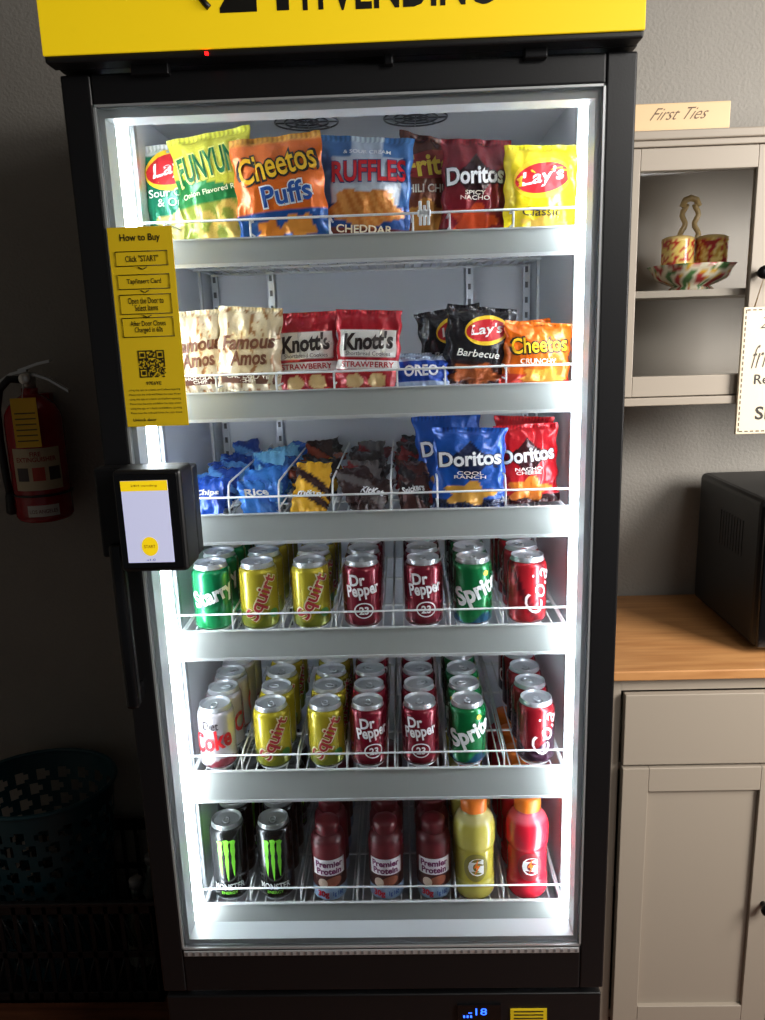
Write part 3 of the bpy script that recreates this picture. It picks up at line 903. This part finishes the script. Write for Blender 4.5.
# ------------------------------------------------------------ crate, hamper, bottles
def crate():
    m = MB(); K = (20, 20, 23); x0, x1, y0, y1, z0, z1 = -1.06, -.565, .47, .80, -.149, .14
    t = .006
    m.box(x0, x1, y0, y1, z0, z0 + .008, K, PLAS)
    for z, hh in ((z0, .03), (z1 - .035, .035), (z0 + .13, .018)):
        m.box(x0, x1, y0, y0 + t, z, z + hh, K, PLAS, .001); m.box(x0, x1, y1 - t, y1, z, z + hh, K, PLAS, .001)
        m.box(x0, x0 + t, y0, y1, z, z + hh, K, PLAS, .001); m.box(x1 - t, x1, y0, y1, z, z + hh, K, PLAS, .001)
    m.box(x0 - .006, x1 + .006, y0 - .006, y0 + .002, z1 - .010, z1, (30, 30, 34), PLAS, .002)
    n = 13
    for k in range(n + 1):
        x = x0 + (x1 - x0 - .01) * k / n
        m.box(x, x + .01, y0, y0 + t, z0, z1, K, PLAS); m.box(x, x + .01, y1 - t, y1, z0, z1, K, PLAS)
        if k < n:
            xx = x + (x1 - x0) / n
            m.tube([(x + .005, y0 + .003, z0 + .03), (xx, y0 + .003, z0 + .13)], .003, K, PLAS, 4)
            m.tube([(xx, y0 + .003, z0 + .148), (x + .005, y0 + .003, z1 - .035)], .003, K, PLAS, 4)
    for k in range(10):
        y = y0 + (y1 - y0 - .01) * k / 9
        m.box(x0, x0 + t, y, y + .01, z0, z1, K, PLAS); m.box(x1 - t, x1, y, y + .01, z0, z1, K, PLAS)
    m.obj('black_plastic_crate')
    h = MB(); T = (18, 64, 74); n = 100; rows = 66; H = .50; vs = []; fs = []
    for j in range(rows + 1):
        z = H * j / rows; r = .115 + .045 * z / H
        for i in range(n):
            a = 2 * math.pi * i / n; vs.append((r * 1.15 * math.sin(a), -r * .95 * math.cos(a), z))
    for j in range(rows):
        for i in range(n):
            jj = j % 5; ii = (i + (2 if (j // 5) % 2 else 0)) % 5
            oval = (jj in (1, 4) and ii in (2, 3)) or (jj in (2, 3) and ii in (1, 2, 3, 4)) 
            if 4 < j < rows - 6 and oval and not (ii == 4 and jj in (1, 4)) and ii != 4: continue
            k = (i + 1) % n; fs.append((j * n + i, j * n + k, (j + 1) * n + k, (j + 1) * n + i))
    fs.append(tuple(range(n)))
    h.add(vs, fs, T, PLAS, True)
    h.tube([(.163 * 1.15 * math.sin(2 * math.pi * i / 48), -.163 * .95 * math.cos(2 * math.pi * i / 48), H) for i in range(48)], .006, T, PLAS, 8, True)
    h.obj('teal_laundry_basket', loc=(-.885, .635, -.1405))
    for k, (x, y) in enumerate(((-.625, .53), (-.615, .62), (-.62, .72))):
        b = MB(); c = ((40, 60, 54), (80, 90, 90), (40, 50, 40))[k]
        b.lathe([(.028, 0), (.034, .006), (.035, .17), (.03, .20), (.014, .25), (.013, .275)], 24, (0, 0, 0), c, GLOSS)
        b.lathe([(.016, .275), (.016, .295), (.012, .298)], 20, (0, 0, 0), (120, 120, 120), PLAS)
        b.rect(-.07, .07, .07, .13, (110, 120, 110), cylmap(.035), nx=20)
        b.obj('plastic_bottle', loc=(x, y, -.1405))
crate()

# ------------------------------------------------------------ lift to floor z=0
for o in list(scene.objects):
    if o.parent is None: o.location.z += .15

# ------------------------------------------------------------ lights
def area(name, loc, target, size, power, col=(1, 1, 1), spread=180):
    l = bpy.data.lights.new(name, 'AREA'); l.shape = 'RECTANGLE'; l.size = size[0]; l.size_y = size[1]; l.energy = power; l.color = col
    l.spread = math.radians(spread)
    o = bpy.data.objects.new(name, l); scene.collection.objects.link(o); o.location = loc
    o.rotation_euler = (Vector(target) - Vector(loc)).to_track_quat('-Z', 'Y').to_euler()
area('window_daylight', (2.1, -.7, 1.9), (.9, .8, 1.1), (1.0, 1.2), 47, (1, .955, .90), 120)
area('ceiling_lamp', (1.2, -1.5, 2.5), (.6, .2, 1.1), (.6, .6), 9, (1, .97, .92), 130)
w = bpy.data.worlds.new('World'); scene.world = w; w.use_nodes = True
w.node_tree.nodes['Background'].inputs[0].default_value = (.55, .58, .62, 1)
w.node_tree.nodes['Background'].inputs[1].default_value = .09

# ------------------------------------------------------------ camera
th = math.radians(13.0); ps = math.radians(1.7); ro = .033
F = Vector((-math.sin(ps) * math.cos(th), math.cos(ps) * math.cos(th), -math.sin(th)))
R = Vector((math.cos(ps), math.sin(ps), 0)); U = R.cross(F)
Rr = (R - U * ro).normalized(); Ur = (U + R * ro).normalized()
cd = bpy.data.cameras.new('camera'); co = bpy.data.objects.new('camera', cd); scene.collection.objects.link(co)
Mx = Matrix((( Rr.x, Ur.x, -F.x, .062), (Rr.y, Ur.y, -F.y, -1.12), (Rr.z, Ur.z, -F.z, 1.60), (0, 0, 0, 1)))
co.matrix_world = Mx
cd.sensor_fit = 'VERTICAL'; cd.sensor_height = 36; cd.lens = 36 * 780 / 1020; cd.clip_start = .02
scene.camera = co
scene.view_settings.view_transform = 'Standard'
scene.view_settings.look = 'None'
